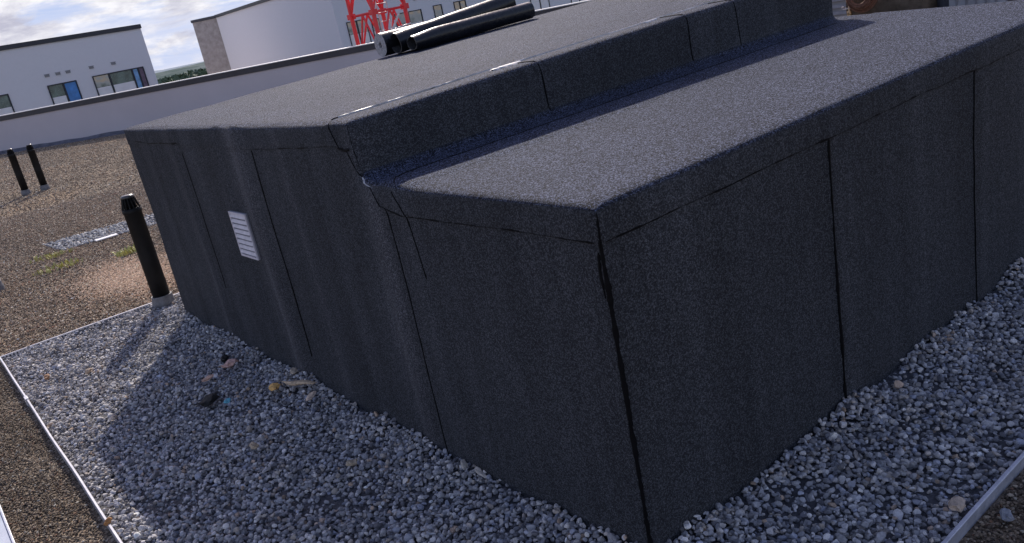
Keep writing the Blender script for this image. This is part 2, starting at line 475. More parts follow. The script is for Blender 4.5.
# left wall
bead([(0, 1.10, 1.03), (0, 1.085, .5), (0, 1.09, -.02)], .007, off=.003, jitter=.5)
bead([(0, .965, 1.015), (0, .935, .78)], .006, off=.003, jitter=.6, gap=.25)
bead([(0, 2.246, 1.235), (0, 2.245, .7), (0, 2.25, .17)], .010, off=.004, jitter=.7)
bead([(0, 3.32, 1.2), (0, 3.315, .8), (0, 3.31, .38)], .009, off=.003, jitter=.6)
bead([(0, .02, 1.015), (0, .5, 1.017), (0, .96, 1.012)], .0048, off=.002, jitter=1.0, gap=.46)
bead([(0, .965, 1.015), (0, .985, 1.06), (.02, 1.03, 1.12), (.05, 1.07, 1.13)], .007, off=.003, jitter=.5)
bead([(0, 1.36, 1.262), (0, 1.8, 1.25), (0, 2.3, 1.24)], .004, off=.0015, jitter=.9, gap=.5)
bead([(0, 3.35, 1.262), (0, 3.9, 1.258), (0, 4.4, 1.27)], .006, off=.002, jitter=.6, gap=.2)
bead([(.005, 1.40, 1.355), (0, 1.375, 1.31), (0, 1.345, 1.25)], .005, off=.004, jitter=.7)
bead([(0, 1.36, 1.255), (0, 1.31, 1.245), (0, 1.27, 1.25)], .011, off=.004, jitter=1.0)
bead([(0, 1.30, 1.25), (0, 1.26, 1.18), (0, 1.21, 1.13), (0, 1.17, 1.11)], .004, off=.003, jitter=.7)
bead([(0, 1.17, 1.11), (0, 1.14, 1.04), (0, 1.05, 1.025), (0, .97, 1.015)], .006, off=.004, jitter=1.2, gap=.45)
# step: foot lap, upright joints, top lap
bead([(.05, 1.07, 1.13), (.12, 1.095, 1.13), (.5, 1.10, 1.14), (1.0, 1.10, 1.15), (2.0, 1.11, 1.16), (3.1, 1.12, 1.18)], .006, off=.003, jitter=.6, gap=.2)
for xc, wd in ((.965, .0075), (1.965, .0075), (2.36, .005)):
    bead([(xc - .03, 1.40, Zu(xc) + .01), (xc - .01, 1.28, Zu(xc)), (xc, 1.25, Zu(xc) - .06), (xc + .012, 1.25, 1.2), (xc + .012, 1.24, 1.165)], wd, off=.004, jitter=.8, wig=.01)
bead([(.03, 1.42, 1.36), (.5, 1.42, Zu(.5)), (1, 1.43, Zu(1)), (2, 1.44, Zu(2)), (3.2, 1.45, Zu(3.2))], .005, off=.004, jitter=.7, gap=.3)
bead([(.008, 1.26, 1.34), (0.003, 1.25, 1.25), (.01, 1.24, 1.16)], .0025, off=.002, jitter=.5, gap=.2)
def edge(pts, w, **kw):  # pale ribbons painted in for sun glinting on the lap edges
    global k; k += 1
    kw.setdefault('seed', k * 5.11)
    return ribbon('lap_glint_paint', pts, w, mat=M_glint, label='painted sun glint and pale smears along the felt overlap', **kw)
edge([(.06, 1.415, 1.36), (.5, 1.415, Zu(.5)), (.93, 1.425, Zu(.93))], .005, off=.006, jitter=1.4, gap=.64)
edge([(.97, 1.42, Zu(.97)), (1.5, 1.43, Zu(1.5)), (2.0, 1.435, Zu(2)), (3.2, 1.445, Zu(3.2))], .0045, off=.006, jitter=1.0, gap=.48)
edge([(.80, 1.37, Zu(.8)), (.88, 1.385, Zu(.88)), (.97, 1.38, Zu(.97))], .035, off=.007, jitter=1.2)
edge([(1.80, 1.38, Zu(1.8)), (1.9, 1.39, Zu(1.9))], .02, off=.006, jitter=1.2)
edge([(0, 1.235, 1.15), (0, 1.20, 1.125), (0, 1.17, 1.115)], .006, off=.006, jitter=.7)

# vent grille on the left wall
vent = bpy.data.objects.new('vent_grille', None); C.objects.link(vent); vent.parent = housing
bm = bmesh.new()
vy0, vy1, vz0, vz1 = 2.565, 2.80, .652, .90
box(bm, -.008, .0, vy0, vy1, vz0, vz1)
obj('backing', bm, M_louvre_dark, vent)
bm = bmesh.new()
for a in ((vy0, vy0 + .012, vz0, vz1), (vy1 - .012, vy1, vz0, vz1)): box(bm, -.016, -.0085, a[0], a[1], a[2], a[3])
for a in ((vy0 + .0125, vy1 - .0125, vz0, vz0 + .012), (vy0 + .0125, vy1 - .0125, vz1 - .012, vz1)): box(bm, -.016, -.0085, a[0], a[1], a[2], a[3])
obj('frame', bm, M_louvre, vent)
bm = bmesh.new()
for i in range(8):
    z = vz0 + .016 + i * .0285
    Mx = Matrix.Translation((-.0125, (vy0 + vy1) / 2, z + .012)) @ Matrix.Rotation(math.radians(18), 4, 'Y')
    box(bm, -.0025, .0025, -(vy1 - vy0) / 2 + .013, (vy1 - vy0) / 2 - .013, -.0092, .0092, M=Mx)
obj('louvre_blades', bm, M_louvre, vent)

# ------------------------------------------------------------------ gravel
def ico(sub):
    bm = bmesh.new(); bmesh.ops.create_icosphere(bm, subdivisions=sub, radius=1)
    v = np.array([x.co[:] for x in bm.verts]); f = np.array([[x.index for x in q.verts] for q in bm.faces]); bm.free()
    return v, f
def stones(name, P, size, cols, sub=1, flat=(.5, .8), variants=14, smooth=True, tilt=.5, angular=.28, spread=.22, shade=1.0):
    v0, f0 = ico(sub); nv, nf = len(v0), len(f0)
    var = []
    for q in range(variants):
        v = v0.copy()
        for _ in range(7):      # slice facets off
            n = rng.normal(size=3); n /= np.linalg.norm(n); h = rng.uniform(.38, .8)
            d = v @ n; v = v - np.outer(np.maximum(d - h, 0), n)
        v *= 1 + angular * .35 * (rng.random((nv, 1)) - .5)
        var.append(v)
    n = len(P); idx = rng.integers(0, variants, n)
    s = size * np.exp(rng.normal(0, spread, n)); sc = np.stack([s, s * rng.uniform(.62, .95, n), s * rng.uniform(flat[0], flat[1], n)], 1)
    yaw = rng.uniform(0, 2 * pi, n); tx = rng.normal(0, tilt, n)
    A = np.array(var)[idx] * sc[:, None, :]
    cx, sx_ = np.cos(tx)[:, None], np.sin(tx)[:, None]
    y = A[:, :, 1] * cx - A[:, :, 2] * sx_; z = A[:, :, 1] * sx_ + A[:, :, 2] * cx; x = A[:, :, 0]
    c, s_ = np.cos(yaw)[:, None], np.sin(yaw)[:, None]
    V = np.stack([x * c - y * s_, x * s_ + y * c, z], 2) + P[:, None, :]
    V = V.reshape(-1, 3).astype(np.float32)
    Fc = (f0[None] + (np.arange(n) * nv)[:, None, None]).reshape(-1, 3).astype(np.int32)
    me = bpy.data.meshes.new(name)
    me.vertices.add(len(V)); me.vertices.foreach_set('co', V.ravel())
    me.loops.add(Fc.size); me.loops.foreach_set('vertex_index', Fc.ravel())
    me.polygons.add(len(Fc)); me.polygons.foreach_set('loop_start', np.arange(0, Fc.size, 3, dtype=np.int32))
    me.polygons.foreach_set('loop_total', np.full(len(Fc), 3, dtype=np.int32))
    me.polygons.foreach_set('use_smooth', np.full(len(Fc), smooth))
    me.update(calc_edges=True)
    pal = np.array([q[0] for q in cols]); wt = np.array([q[1] for q in cols], float); wt /= wt.sum()
    cc = pal[rng.choice(len(pal), n, p=wt)] * shade * np.exp(rng.normal(0, .17, n))[:, None]
    cc = np.clip(cc, .005, .9)
    a = me.color_attributes.new('tint', 'FLOAT_COLOR', 'POINT')
    full = np.repeat(np.concatenate([cc, np.ones((n, 1))], 1), nv, 0).astype(np.float32)
    a.data.foreach_set('color', full.ravel())
    o = link_mesh(name, me, None, M_stone)
    return o
def scatter(x0, x1, y0, y1, cell, jit=.5):
    gx = np.arange(x0, x1, cell); gy = np.arange(y0, y1, cell)
    X, Y = np.meshgrid(gx, gy); X = X.ravel() + rng.uniform(-jit, jit, X.size) * cell; Y = Y.ravel() + rng.uniform(-jit, jit, Y.size) * cell
    return X, Y
def gh(X, Y):
    h = .006 * np.sin(X * 7 + 1.3) * np.cos(Y * 5.1) + .006 * np.sin(X * 13 + Y * 9) + .004 * np.sin(Y * 21 + X * 3)
    wall = np.maximum(0, 1 - np.minimum(np.where(Y > 0, np.abs(X), 9), np.where(X > 0, np.abs(Y), 9)) / .16)
    return h + wall * (.016 + .014 * np.sin(Y * 6 + X * 8) + .01 * np.sin(Y * 17 + X * 13))
grey = [((.40, .40, .42), 5), ((.52, .51, .52), 3.5), ((.29, .29, .31), 4), ((.64, .62, .61), 1.3), ((.42, .38, .345), 1.5), ((.17, .17, .19), 2.0), ((.47, .36, .28), .35), ((.74, .72, .70), .4), ((.35, .37, .44), 1.5)]
pts = []
for layer, (cell, zz, jz) in enumerate(((.0180, -.012, .006), (.0205, .000, .007), (.028, .009, .006))):
    X, Y = scatter(-1.115, 4.6, -.585, 5.03, cell)
    keep = ((X < -.003) | (Y < -.003) | ((Y > 4.46) & (X < 1.2)))
    keep &= ((Y > -.59) & (X > -1.12) & (Y < 4.985)) & ((X < -.003) | (X < 4.4))
    if layer == 2: keep &= rng.random(X.size) < .9
    X, Y = X[keep], Y[keep]
    Z = gh(X, Y) + zz + rng.normal(0, jz, X.size)
    pts.append(np.stack([X, Y, Z], 1))
P = np.concatenate(pts)
tag(stones('gravel', P, .0110, grey, sub=2, variants=30, flat=(.5, .9), tilt=.8, smooth=False, spread=.22, shade=np.array([.99, .97, .96]) * 1.02), 'grey rounded gravel filling the border around the felt box', 'gravel', kind='stuff')
# gravel bed below
bm = bmesh.new()
for r in ((-1.13, 0.02, -.6, 5.0), (0.02, 4.7, -.6, .02), (.02, 1.3, 4.4, 5.0)):
    vs = [bm.verts.new((x, y, -.008)) for x, y in ((r[0], r[2]), (r[1], r[2]), (r[1], r[3]), (r[0], r[3]))]; bm.faces.new(vs)
tag(obj('gravel_bed_ground', bm, M_bed), kind='structure')

# ------------------------------------------------------------------ granular substrate outside the edging
brown = [((.31, .235, .17), 5), ((.19, .14, .105), 3.5), ((.43, .335, .25), 3), ((.60, .50, .38), 1.6), ((.36, .20, .13), .8), ((.10, .085, .075), 2.5), ((.72, .66, .56), .6)]
pts = []
X, Y = scatter(-1.9, -1.16, 1.4, 5.05, .0105); pts.append((X, Y, .0))
X, Y = scatter(.2, 2.4, -1.3, -.625, .0105); pts.append((X, Y, .0))
Xs = np.concatenate([p[0] for p in pts]); Ys = np.concatenate([p[1] for p in pts])
Z = -.008 + rng.normal(0, .0022, Xs.size) + .004 * np.sin(Xs * 9) * np.sin(Ys * 6)
tag(stones('crushed_substrate', np.stack([Xs, Ys, Z], 1), .0066, [(tuple(c * .55 for c in a), b) for a, b in brown], sub=1, variants=8, smooth=False), 'fine dark brown crushed brick beside the metal edging', 'substrate', kind='stuff')
# farther: coarser grains, thinning with distance, so the surface stays rough at a low angle
def wedge(n, r0, r1):
    r = np.sqrt(rng.uniform(0, 1, n) * (r1 ** 2 - r0 ** 2) + r0 ** 2); a = np.radians(rng.uniform(66, 92, n))
    return -1.38 + r * np.cos(a), -1.51 + r * np.sin(a)
Xa, Ya = wedge(170000, 6.3, 15); Xb, Yb = wedge(130000, 14.2, 38)
k1 = (Ya > 5.02)
drain = lambda X, Y: (np.abs((X - .58) * .95 + (Y - 9.1) * .05) < .62) & (np.abs(Y - 9.15 + .12 * X) < .42)
k1 &= ~drain(Xa, Ya)
Pa = np.stack([Xa[k1], Ya[k1], np.full(k1.sum(), -.004)], 1); Pa[:, 2] += rng.normal(0, .003, len(Pa))
Pb = np.stack([Xb, Yb, np.full(len(Xb), -.003)], 1)
tag(stones('crushed_substrate', Pa, .0085, brown, sub=1, variants=8, smooth=False, shade=1.05), 'brown crushed brick substrate behind the nearest black pipe', 'substrate', kind='stuff')
tag(stones('crushed_substrate', Pb, .0135, brown, sub=1, variants=8, smooth=False, shade=1.05), 'brown crushed brick substrate running up to the pale parapet', 'substrate', kind='stuff')
# pale gravel patch round a drain
X, Y = scatter(-.4, 1.9, 8.5, 9.8, .034); kk = drain(X, Y) & (rng.random(X.size) < .9)
pale = [((.40, .40, .41), 4), ((.28, .28, .30), 3), ((.55, .54, .53), 2), ((.14, .14, .16), 2)]
tag(stones('pale_gravel', np.stack([X[kk], Y[kk], np.full(kk.sum(), .002)], 1), .021, pale, sub=1), 'pale gravel patch in the brown substrate behind the pipe', 'gravel', kind='stuff')
bm = bmesh.new()
box(bm, .30, .54, 8.60, 8.70, .006, .018, bevel=.003)
o = obj('drain_cover', bm, M_coping); o.rotation_euler = (0, 0, 0); tag(o, 'thin white metal drain plate lying in the pale gravel patch', 'drain cover')

sx = rng.normal(0, .22, 15000); sy = rng.normal(0, .45, 15000)
sand = [((.66, .48, .34), 4), ((.80, .62, .46), 2), ((.50, .35, .24), 2)]
tag(stones('sandy_substrate', np.stack([.12 + sx, 6.3 + sy, rng.normal(.002, .002, 15000)], 1), .0072, sand, sub=1, variants=8, smooth=False), 'bare sandy patch in the brown substrate behind the nearest pipe', 'sand', kind='stuff')
# weeds
def weeds(x, y, r, n, h, label, seed):
    rd = random.Random(seed); bm = bmesh.new()
    for _ in range(n):
        a = rd.uniform(0, 2 * pi); q = r * math.sqrt(rd.random()); bx_, by_ = x + q * math.cos(a) * 1.5, y + q * math.sin(a)
        hh = h * rd.uniform(.4, 1); t = rd.uniform(0, 2 * pi); wd = .006 * rd.uniform(.6, 1.4); ln = rd.uniform(.2, .9) * hh
        d = Vector((math.cos(t), math.sin(t), 0)); s = Vector((-d.y, d.x, 0)) * wd
        b = Vector((bx_, by_, 0)); mid = b + d * ln * .5 + Vector((0, 0, hh * .7)); tip = b + d * ln + Vector((0, 0, hh))
        v = [bm.verts.new(c) for c in (b - s, b + s, mid + s * 1.2, mid - s * 1.2, tip)]
        bm.faces.new((v[0], v[1], v[2], v[3])); bm.faces.new((v[3], v[2], v[4]))
    t = M_weed
    tag(obj('weed_tuft', bm, t), label, 'weeds', group='green weed tufts in the substrate')
M_weed = simple('weed_leaf', (.46, .45, .16), .7, var=.35, vs=8)
weeds(-.25, 7.75, .16, 90, .05, 'low yellow green weed tuft on the brown substrate, nearer the camera', 1)
weeds(-.18, 8.55, .15, 80, .045, 'low yellow green weed tuft at the left end of the pale gravel patch', 2)
weeds(.36, 7.35, .10, 90, .075, 'yellow green weed tuft directly behind the nearest black pipe', 3)
weeds(-1.0, 10.2, .12, 40, .04, 'sparse weed tuft at the far left of the brown substrate', 4)

# ------------------------------------------------------------------ edging strips
def edging(name, a, b, w, h, mat, label, holes=False):
    t = thing(name, label, 'metal edging')
    a, b = Vector(a), Vector(b); d = (b - a).normalized(); s = Vector((-d.y, d.x, 0)) * w / 2
    n = 60; bm = bmesh.new(); prev = None
    for i in range(n + 1):
        p = a.lerp(b, i / n); wob = Vector((-d.y, d.x, 0)) * .006 * noise.noise(p * 1.3) + Vector((0, 0, .004 * noise.noise(p * 2 + Vector((4, 0, 0)))))
        p = p + wob
        ring = [bm.verts.new(p + s * u + Vector((0, 0, z))) for u, z in ((-1, -.03), (-1, h - .002), (-.7, h), (.7, h), (1, h - .002), (1, -.03))]
        if prev:
            for q in range(5): bm.faces.new((prev[q], prev[q + 1], ring[q + 1], ring[q]))
        prev = ring
    bmesh.ops.recalc_face_normals(bm, faces=bm.faces)
    obj('rail', bm, mat, t)
    return t
e1 = edging('metal_edging', (-1.137, 4.995, 0), (-1.137, .2, 0), .010, .032, M_alu, 'bright thin metal edging strip along the left edge of the gravel')
bm = bmesh.new(); box(bm, -1.1465, -1.1275, 3.80, 3.86, -.02, .0375, bevel=.002); obj('joint_sleeve', bm, M_alu, e1)
e2 = edging('metal_edging', (-1.13, 5.0, 0), (1.6, 5.0, 0), .014, .026, M_alu, 'perforated metal edging strip at the foot of the nearest black pipe')
bm = bmesh.new()
for i in range(120):
    x = -1.12 + i * .0225; box(bm, x, x + .009, 4.9905, 4.9925, .006, .018)
obj('perforations', bm, M_bed, e2)
e3 = edging('metal_edging', (-1.13, -.605, 0), (4.6, -.605, 0), .013, .030, M_alu_dark, 'dull metal edging strip along the right hand gravel in shade')
# light metal tray bottom left
t = thing('metal_tray', 'pale blue grey metal tray edge lying on the dark substrate at the bottom left', 'metal tray')
bm = bmesh.new(); box(bm, -2.1, -1.452, 1.2, 2.62, -.01, .018, bevel=.003); obj('tray_sheet', bm, simple('pale_tray', (.50, .54, .62), .4, metal=.2, var=.1), t)
bm = bmesh.new(); box(bm, -1.4515, -1.442, 1.2, 2.62, -.01, .024, bevel=.002); obj('rim', bm, M_alu_dark, t)

# ------------------------------------------------------------------ vent pipes
def vent_pipe(x, y, label, h=.87):
    t = thing('vent_pipe', label, 'vent pipe', (x, y, 0), random.uniform(0, 1), 'black roof vent pipes')
    bm = bmesh.new(); lathe(bm, [(.086, -.02), (.084, .03), (.078, .06), (.076, .085)]); obj('base_collar', bm, M_collar, t, smooth=False)
    bm = bmesh.new(); lathe(bm, [(.063, .08), (.064, .4), (.063, h - .135), (.066, h - .134), (.068, h - .125), (.068, h - .108), (.061, h - .1)], 32); obj('tube', bm, M_black_plastic, t, smooth=True)
    cw = bpy.data.objects.new('cowl', None); C.objects.link(cw); cw.parent = t
    bm = bmesh.new(); lathe(bm, [(.046, h - .11), (.036, h - .015)], 20); obj('core', bm, M_bitumen, cw, smooth=True)
    bm = bmesh.new()
    for i in range(14):
        a = 2 * pi * i / 14; d = Vector((math.cos(a), math.sin(a), 0))
        tube(bm, d * .062 + Vector((0, 0, h - .105)), d * .042 + Vector((0, 0, h - .018)), .0052, .004, 6)
    obj('slotted_ribs', bm, M_black_plastic, cw)
    bm = bmesh.new(); lathe(bm, [(.046, h - .022), (.047, h - .012), (.040, h - .003), (.018, h)], 24); obj('top_disc', bm, M_black_plastic2, cw, smooth=True)
    return t
M_black_plastic2 = simple('worn_black_plastic', (.05, .05, .055), .28, spec=.7, var=.4, vs=20)
vent_pipe(-.022, 4.888, 'tall black vent pipe with slotted cowl beside the felt box')
vent_pipe(.72, 16.25, 'distant black vent pipe, the left one of the standing pair')
vent_pipe(1.05, 16.25, 'distant black vent pipe, the right one of the standing pair')
vent_pipe(-.85, 7.62, 'black vent pipe cut off by the left edge of the photo')

# ------------------------------------------------------------------ felt rolls
def hollow_roll(name, a, b, r, wall, label, crush=0, solid=False, group='black felt rolls lying on the roof of the box'):
    t = thing(name, label, 'felt roll', a, 0, group)
    a_, b_ = Vector(a), Vector(b); d = b_ - a_; q = d.to_track_quat('Z', 'Y'); L = d.length
    seg, n = 40, 26
    def shp(i, j, rr):
        th = 2 * pi * i / seg; z = L * j / n
        wob = 1 + .03 * noise.noise(Vector((math.cos(th) * 2, math.sin(th) * 2, z * 4 + r * 50)))
        f = max(0, 1 - z / .22) * crush
        x, y = rr * wob * math.cos(th), rr * wob * math.sin(th)
        p = q @ Vector((x, y, z)); c = q @ Vector((0, 0, z))
        dd = p - c; dd.z *= (1 - f * .55); dd.z -= f * .012
        ez = .008 * noise.noise(Vector((math.cos(th) * 1.5, math.sin(th) * 1.5, 5))) if j in (0, n) else 0
        return c + dd + q @ Vector((0, 0, ez))
    bm = bmesh.new(); rings = [[bm.verts.new(shp(i, j, r)) for i in range(seg)] for j in range(n + 1)]
    for A, B in zip(rings, rings[1:]):
        for i in range(seg): bm.faces.new((A[i], A[(i + 1) % seg], B[(i + 1) % seg], B[i]))
    obj('sheet', bm, M_roll, t, smooth=True)
    bm = bmesh.new(); ri = r * (.26 if solid else 1) - (0 if solid else wall)
    for j, sgn in ((0, 1), (n, -1)):
        o_ = [bm.verts.new(shp(i, j, r * .995)) for i in range(seg)]; i_ = [bm.verts.new(shp(i, j, ri)) for i in range(seg)]
        dp = [bm.verts.new(shp(i, j + sgn * (3 if solid else 13), ri)) for i in range(seg)]
        for i in range(seg):
            bm.faces.new((o_[i], i_[i], i_[(i + 1) % seg], o_[(i + 1) % seg]))
            bm.faces.new((i_[i], dp[i], dp[(i + 1) % seg], i_[(i + 1) % seg]))
        bm.faces.new(dp)
    o2 = obj('end_layers', bm, M_rollend if solid else M_rim, t, smooth=False)
    # children were built around the origin of the thing: the tree keeps them there
    return t
M_rim = simple('roll_rim', (.05, .05, .055), .45, var=.5, vs=60)
hollow_roll('felt_roll', (2.03, 4.37, 1.43 + .092), (3.02, 4.37, 1.465 + .09), .090, .02, 'thick solid black felt roll with grey layered end, rearmost of the three', solid=True)
hollow_roll('felt_roll', (2.08, 4.22, 1.43 + .084), (3.30, 4.235, 1.475 + .165), .080, .008, 'hollow black felt roll lying askew on top of the other two')
hollow_roll('felt_roll', (2.12, 4.05, 1.431 + .068), (3.38, 4.09, 1.477 + .072), .068, .008, 'slim black felt roll with crushed end, in front of the other two', crush=.4)

# ------------------------------------------------------------------ litter on the gravel
def flake(name, x, y, z, sx, sy, sz, col, label, cat, rot, seed, rough=.8):
    rd = random.Random(seed); bm = bmesh.new(); bmesh.ops.create_icosphere(bm, subdivisions=2, radius=1)
    for v in bm.verts:
        n = noise.noise(v.co * 1.6 + Vector((seed, 0, 0))); v.co *= 1 + .55 * n
        v.co = Vector((v.co.x * sx, v.co.y * sy, v.co.z * sz + .35 * sz * math.sin(v.co.x * 3)))
    o = obj(name, bm, simple(name + '_surface', col, rough, var=.35, vs=50, bumpd=.003, bs=120)); o.location = (x, y, z); o.rotation_euler = (rd.uniform(-.25, .25), rd.uniform(-.25, .25), rot)
    tag(o, label, cat)
flake('felt_scrap', -.46, 2.60, .042, .058, .046, .018, (.008, .008, .009), 'square black felt offcut lying on the shaded gravel', 'felt scrap', .4, 3)
flake('felt_scrap', -.185, 3.13, .035, .036, .022, .014, (.009, .009, .01), 'small black felt offcut behind the pink lump near the wall', 'felt scrap', 1.1, 5)
flake('mortar_lump', -.205, 2.97, .05, .050, .032, .018, (.66, .42, .36), 'pinkish crumbling mortar lump next to a small black offcut', 'mortar lump', .5, 8)
flake('plastic_scrap', -.405, 2.47, .05, .024, .018, .006, (.10, .36, .46), 'small turquoise plastic scrap beside the square black offcut', 'plastic scrap', .8, 9)
flake('dead_leaf', -.36, 2.90, .046, .036, .022, .007, (.60, .38, .28), 'small reddish dead leaf left of the pink mortar lump', 'leaf', .2, 10)
flake('dead_leaf', -.19, 2.385, .05, .034, .026, .012, (.72, .42, .14), 'orange curled dead leaf on the shaded gravel', 'leaf', 1.2, 11)
flake('dead_leaf', -.045, 2.45, .06, .045, .020, .008, (.40, .33, .25), 'pale thin leaf against the foot of the felt wall', 'leaf', 1.3, 12)
flake('wood_chip', -.10, 2.27, .062, .085, .026, .009, (.60, .45, .30), 'long tan wood chip leaning by the felt wall', 'wood chip', -.9, 13)
flake('wood_chip', -.13, 2.07, .055, .055, .026, .008, (.64, .50, .38), 'short flat tan wood chip nearest the wall seam', 'wood chip', .9, 14)
flake('wood_chip', -.055, .885, .058, .026, .012, .005, (.42, .39, .34), 'pale grey wood chip at the foot of the wall, the smaller of two', 'wood chip', 1.0, 15)
flake('wood_chip', -.05, .79, .058, .046, .010, .004, (.46, .42, .37), 'pale narrow wood sliver at the foot of the wall', 'wood chip', 1.35, 16)
flake('sandstone_lump', .70, -.565, .035, .028, .020, .016, (.50, .40, .32), 'peach coloured stone against the dull right hand edging', 'stone', .3, 17)
flake('loose_stone', .755, -.675, .012, .021, .016, .013, (.24, .25, .29), 'single grey stone stranded on the dark substrate', 'stone', .6, 18)
flake('rusty_clip', -1.135, 1.852, .036, .017, .012, .012, (.42, .2, .07), 'rusty orange clip on the bright left edging', 'clip', .2, 19)
for i, (x, y, c) in enumerate(((-.78, 3.9, (.46, .35, .26)), (-.98, 4.1, (.42, .24, .14)), (-.5, 1.9, (.45, .35, .25)), (-.3, 1.35, (.44, .36, .27)), (-.85, 2.95, (.52, .42, .34)))):
    flake('sandstone_lump', x, y, .03, .024, .017, .012, c,
          ['tan stone in the sunlit gravel near the pipe shadow', 'rust brown stone in the sunlit gravel by the left edging', 'sandy stone in the shaded gravel left of the felt box',
           'ochre stone in the shaded gravel close to the wall', 'cream stone on the edge of the box shadow'][i], 'stone', i, 30 + i)

# ------------------------------------------------------------------ parapet
def along(bm, s0, s1, n0, n1, z0, z1):
    """box along the parapet line: s along it, n towards the viewer"""
    g = bmesh.ops.create_cube(bm, size=1)['verts']
    for v in g:
        s = s0 + (v.co.x + .5) * (s1 - s0); n = n0 + (v.co.y + .5) * (n1 - n0); z = z0 + (v.co.z + .5) * (z1 - z0)
        v.co = PA + PU * s + PN * n + Vector((0, 0, z))
par = thing('parapet_wall', 'long pale rendered parapet wall with dark fascia and white metal coping', 'parapet')
bm = bmesh.new(); along(bm, -24, 46, -.35, 0, -.2, 1.12); obj('wall', bm, M_render, par)
bm = bmesh.new(); along(bm, -24, 46, -.40, .03, 1.12, 1.285); obj('fascia', bm, M_fascia, par)
bm = bmesh.new(); along(bm, -24, 46, -.43, .05, 1.287, 1.31); obj('coping', bm, M_coping, par)
bm = bmesh.new()
prev = None
for i in range(300):
    s = -24 + i * .235; hh = .10 + .035 * noise.noise(Vector((i * .2, 0, 0)))
    o3 = [PA + PU * s + PN * a + Vector((0, 0, z)) for a, z in ((.012, hh), (.05, .03), (.3 + .1 * noise.noise(Vector((i * .13, 3, 0))), -.006))]
    r_ = [bm.verts.new(v) for v in o3]
    if prev:
        for q in range(2): bm.faces.new((prev[q], prev[q + 1], r_[q + 1], r_[q]))
    prev = r_
bmesh.ops.recalc_face_normals(bm, faces=bm.faces)
obj('felt_upstand', bm, simple('upstand_felt', (.10, .105, .14), .7, var=.5, vs=3), par)

# ------------------------------------------------------------------ buildings
def frame_fn(P0, u, out):
    P0, u, out = Vector(P0), Vector(u).normalized(), Vector(out).normalized()
    def f(bm, s0, s1, n0, n1, z0, z1):
        g = bmesh.ops.create_cube(bm, size=1)['verts']
        for v in g:
            v.co = P0 + u * (s0 + (v.co.x + .5) * (s1 - s0)) + out * (n0 + (v.co.y + .5) * (n1 - n0)) + Vector((0, 0, z0 + (v.co.z + .5) * (z1 - z0)))
        bmesh.ops.recalc_face_normals(bm, faces=bm.faces)
    return f
def window(fn, parent, s0, s1, z0, z1, panes, fw=.075):
    w_ = bpy.data.objects.new('window', None); C.objects.link(w_); w_.parent = parent
    bm = bmesh.new()
    fn(bm, s0, s1, .02, .06, z1 - fw, z1); fn(bm, s0, s1, .02, .06, z0, z0 + fw)
    fn(bm, s0, s0 + fw, .02, .06, z0 + fw, z1 - fw); fn(bm, s1 - fw, s1, .02, .06, z0 + fw, z1 - fw)
    for s in [p[0] for p in panes[1:]]: fn(bm, s - fw * .8, s + fw * .8, .02, .055, z0 + fw, z1 - fw)
    obj('frame', bm, M_frame, w_)
    for (a, mats) in panes:
        pass
    edges = [p[0] for p in panes] + [s1]
    for (a, mats), b in zip(panes, edges[1:]):
        hgt = z1 - z0
        for (f0, f1, mt) in mats:
            bm = bmesh.new(); fn(bm, a + .01, b - .01, .012, .018, z0 + hgt * f0 + (.002 if f0 else 0), z0 + hgt * f1); obj('pane', bm, mt, w_)
b1 = thing('white_building', 'low pale flat roofed building with black framed windows beyond the parapet, leftmost', 'building')
u1 = Vector((-8.3, -1.6, 0)).normalized(); o1 = Vector((-u1.y, u1.x, 0))
if o1.dot(Vector((0, -1, 0))) < 0: o1 = -o1
f1 = frame_fn((16.3, 60.3, 0), u1, o1)
bm = bmesh.new(); f1(bm, 0.1, 26, -12, 0, -9.2, 4.78); obj('wall', bm, M_render2, b1)
bm = bmesh.new(); f1(bm, .06, 26.2, -12.1, .10, 4.782, 5.06); obj('roof_edge', bm, M_fascia, b1)
G, GP, PR = M_glass, M_greenpane, M_pale_reflect
lower = lambda top: [(0, .62, PR), (.62, 1, top)]
window(f1, b1, .80, 4.42, .15, 2.30, [(.80, [(0, 1, M_curtain)]), (1.22, [(0, 1, M_blue2)]), (1.66, lower(GP)), (3.29, lower(G))])
window(f1, b1, 5.48, 7.36, .15, 2.26, [(5.48, [(0, 1, M_blue)]), (6.36, lower(GP))])
window(f1, b1, 9.72, 12.2, .15, 2.24, [(9.72, lower(GP)), (10.9, lower(G))])
window(f1, b1, 14.2, 17.0, .15, 2.24, [(14.2, lower(GP)), (15.6, lower(G))])
for s in (7.13, 6.44, 5.79, 4.25, 2.74):
    bm = bmesh.new(); f1(bm, s - .14, s + .14, .003, .06, 2.77, 2.92); f1(bm, s - .17, s + .17, .0, .07, 2.925, 2.95); obj('wall_vent', bm, M_unit, b1)

b2 = thing('white_building', 'tall pale building with brown clad end and small dark windows behind the red crane', 'building')
bm = bmesh.new()
f2 = frame_fn((25.3, 48.8, 0), (1, 0, 0), (0, -1, 0))
f2(bm, -.28, 36, -20.7, 0, -9.2, 5.05); obj('wall', bm, M_render2, b2)
bm = bmesh.new(); f2(bm, -.278, 36, .0, .008, -9.1, 5.04); obj('shade_facade', bm, M_render3, b2)  # thin sheet that gives this face its cooler shade by colour
bm = bmesh.new(); f2(bm, -.40, 36.2, -20.7, .12, 5.052, 5.28); obj('roof_edge', bm, M_fascia, b2)
f3 = frame_fn((25.32, 69.45, 0), (-1.7, 1.8, 0), (-1.8, -1.7, 0))
bm = bmesh.new(); f3(bm, -.3, 2.55, -.45, 0, -9.2, 5.05); obj('clad_wing', bm, M_panel, b2)
bm = bmesh.new(); f3(bm, .1, 2.62, -.5, .08, 5.052, 5.27); obj('roof_edge', bm, M_fascia, b2)
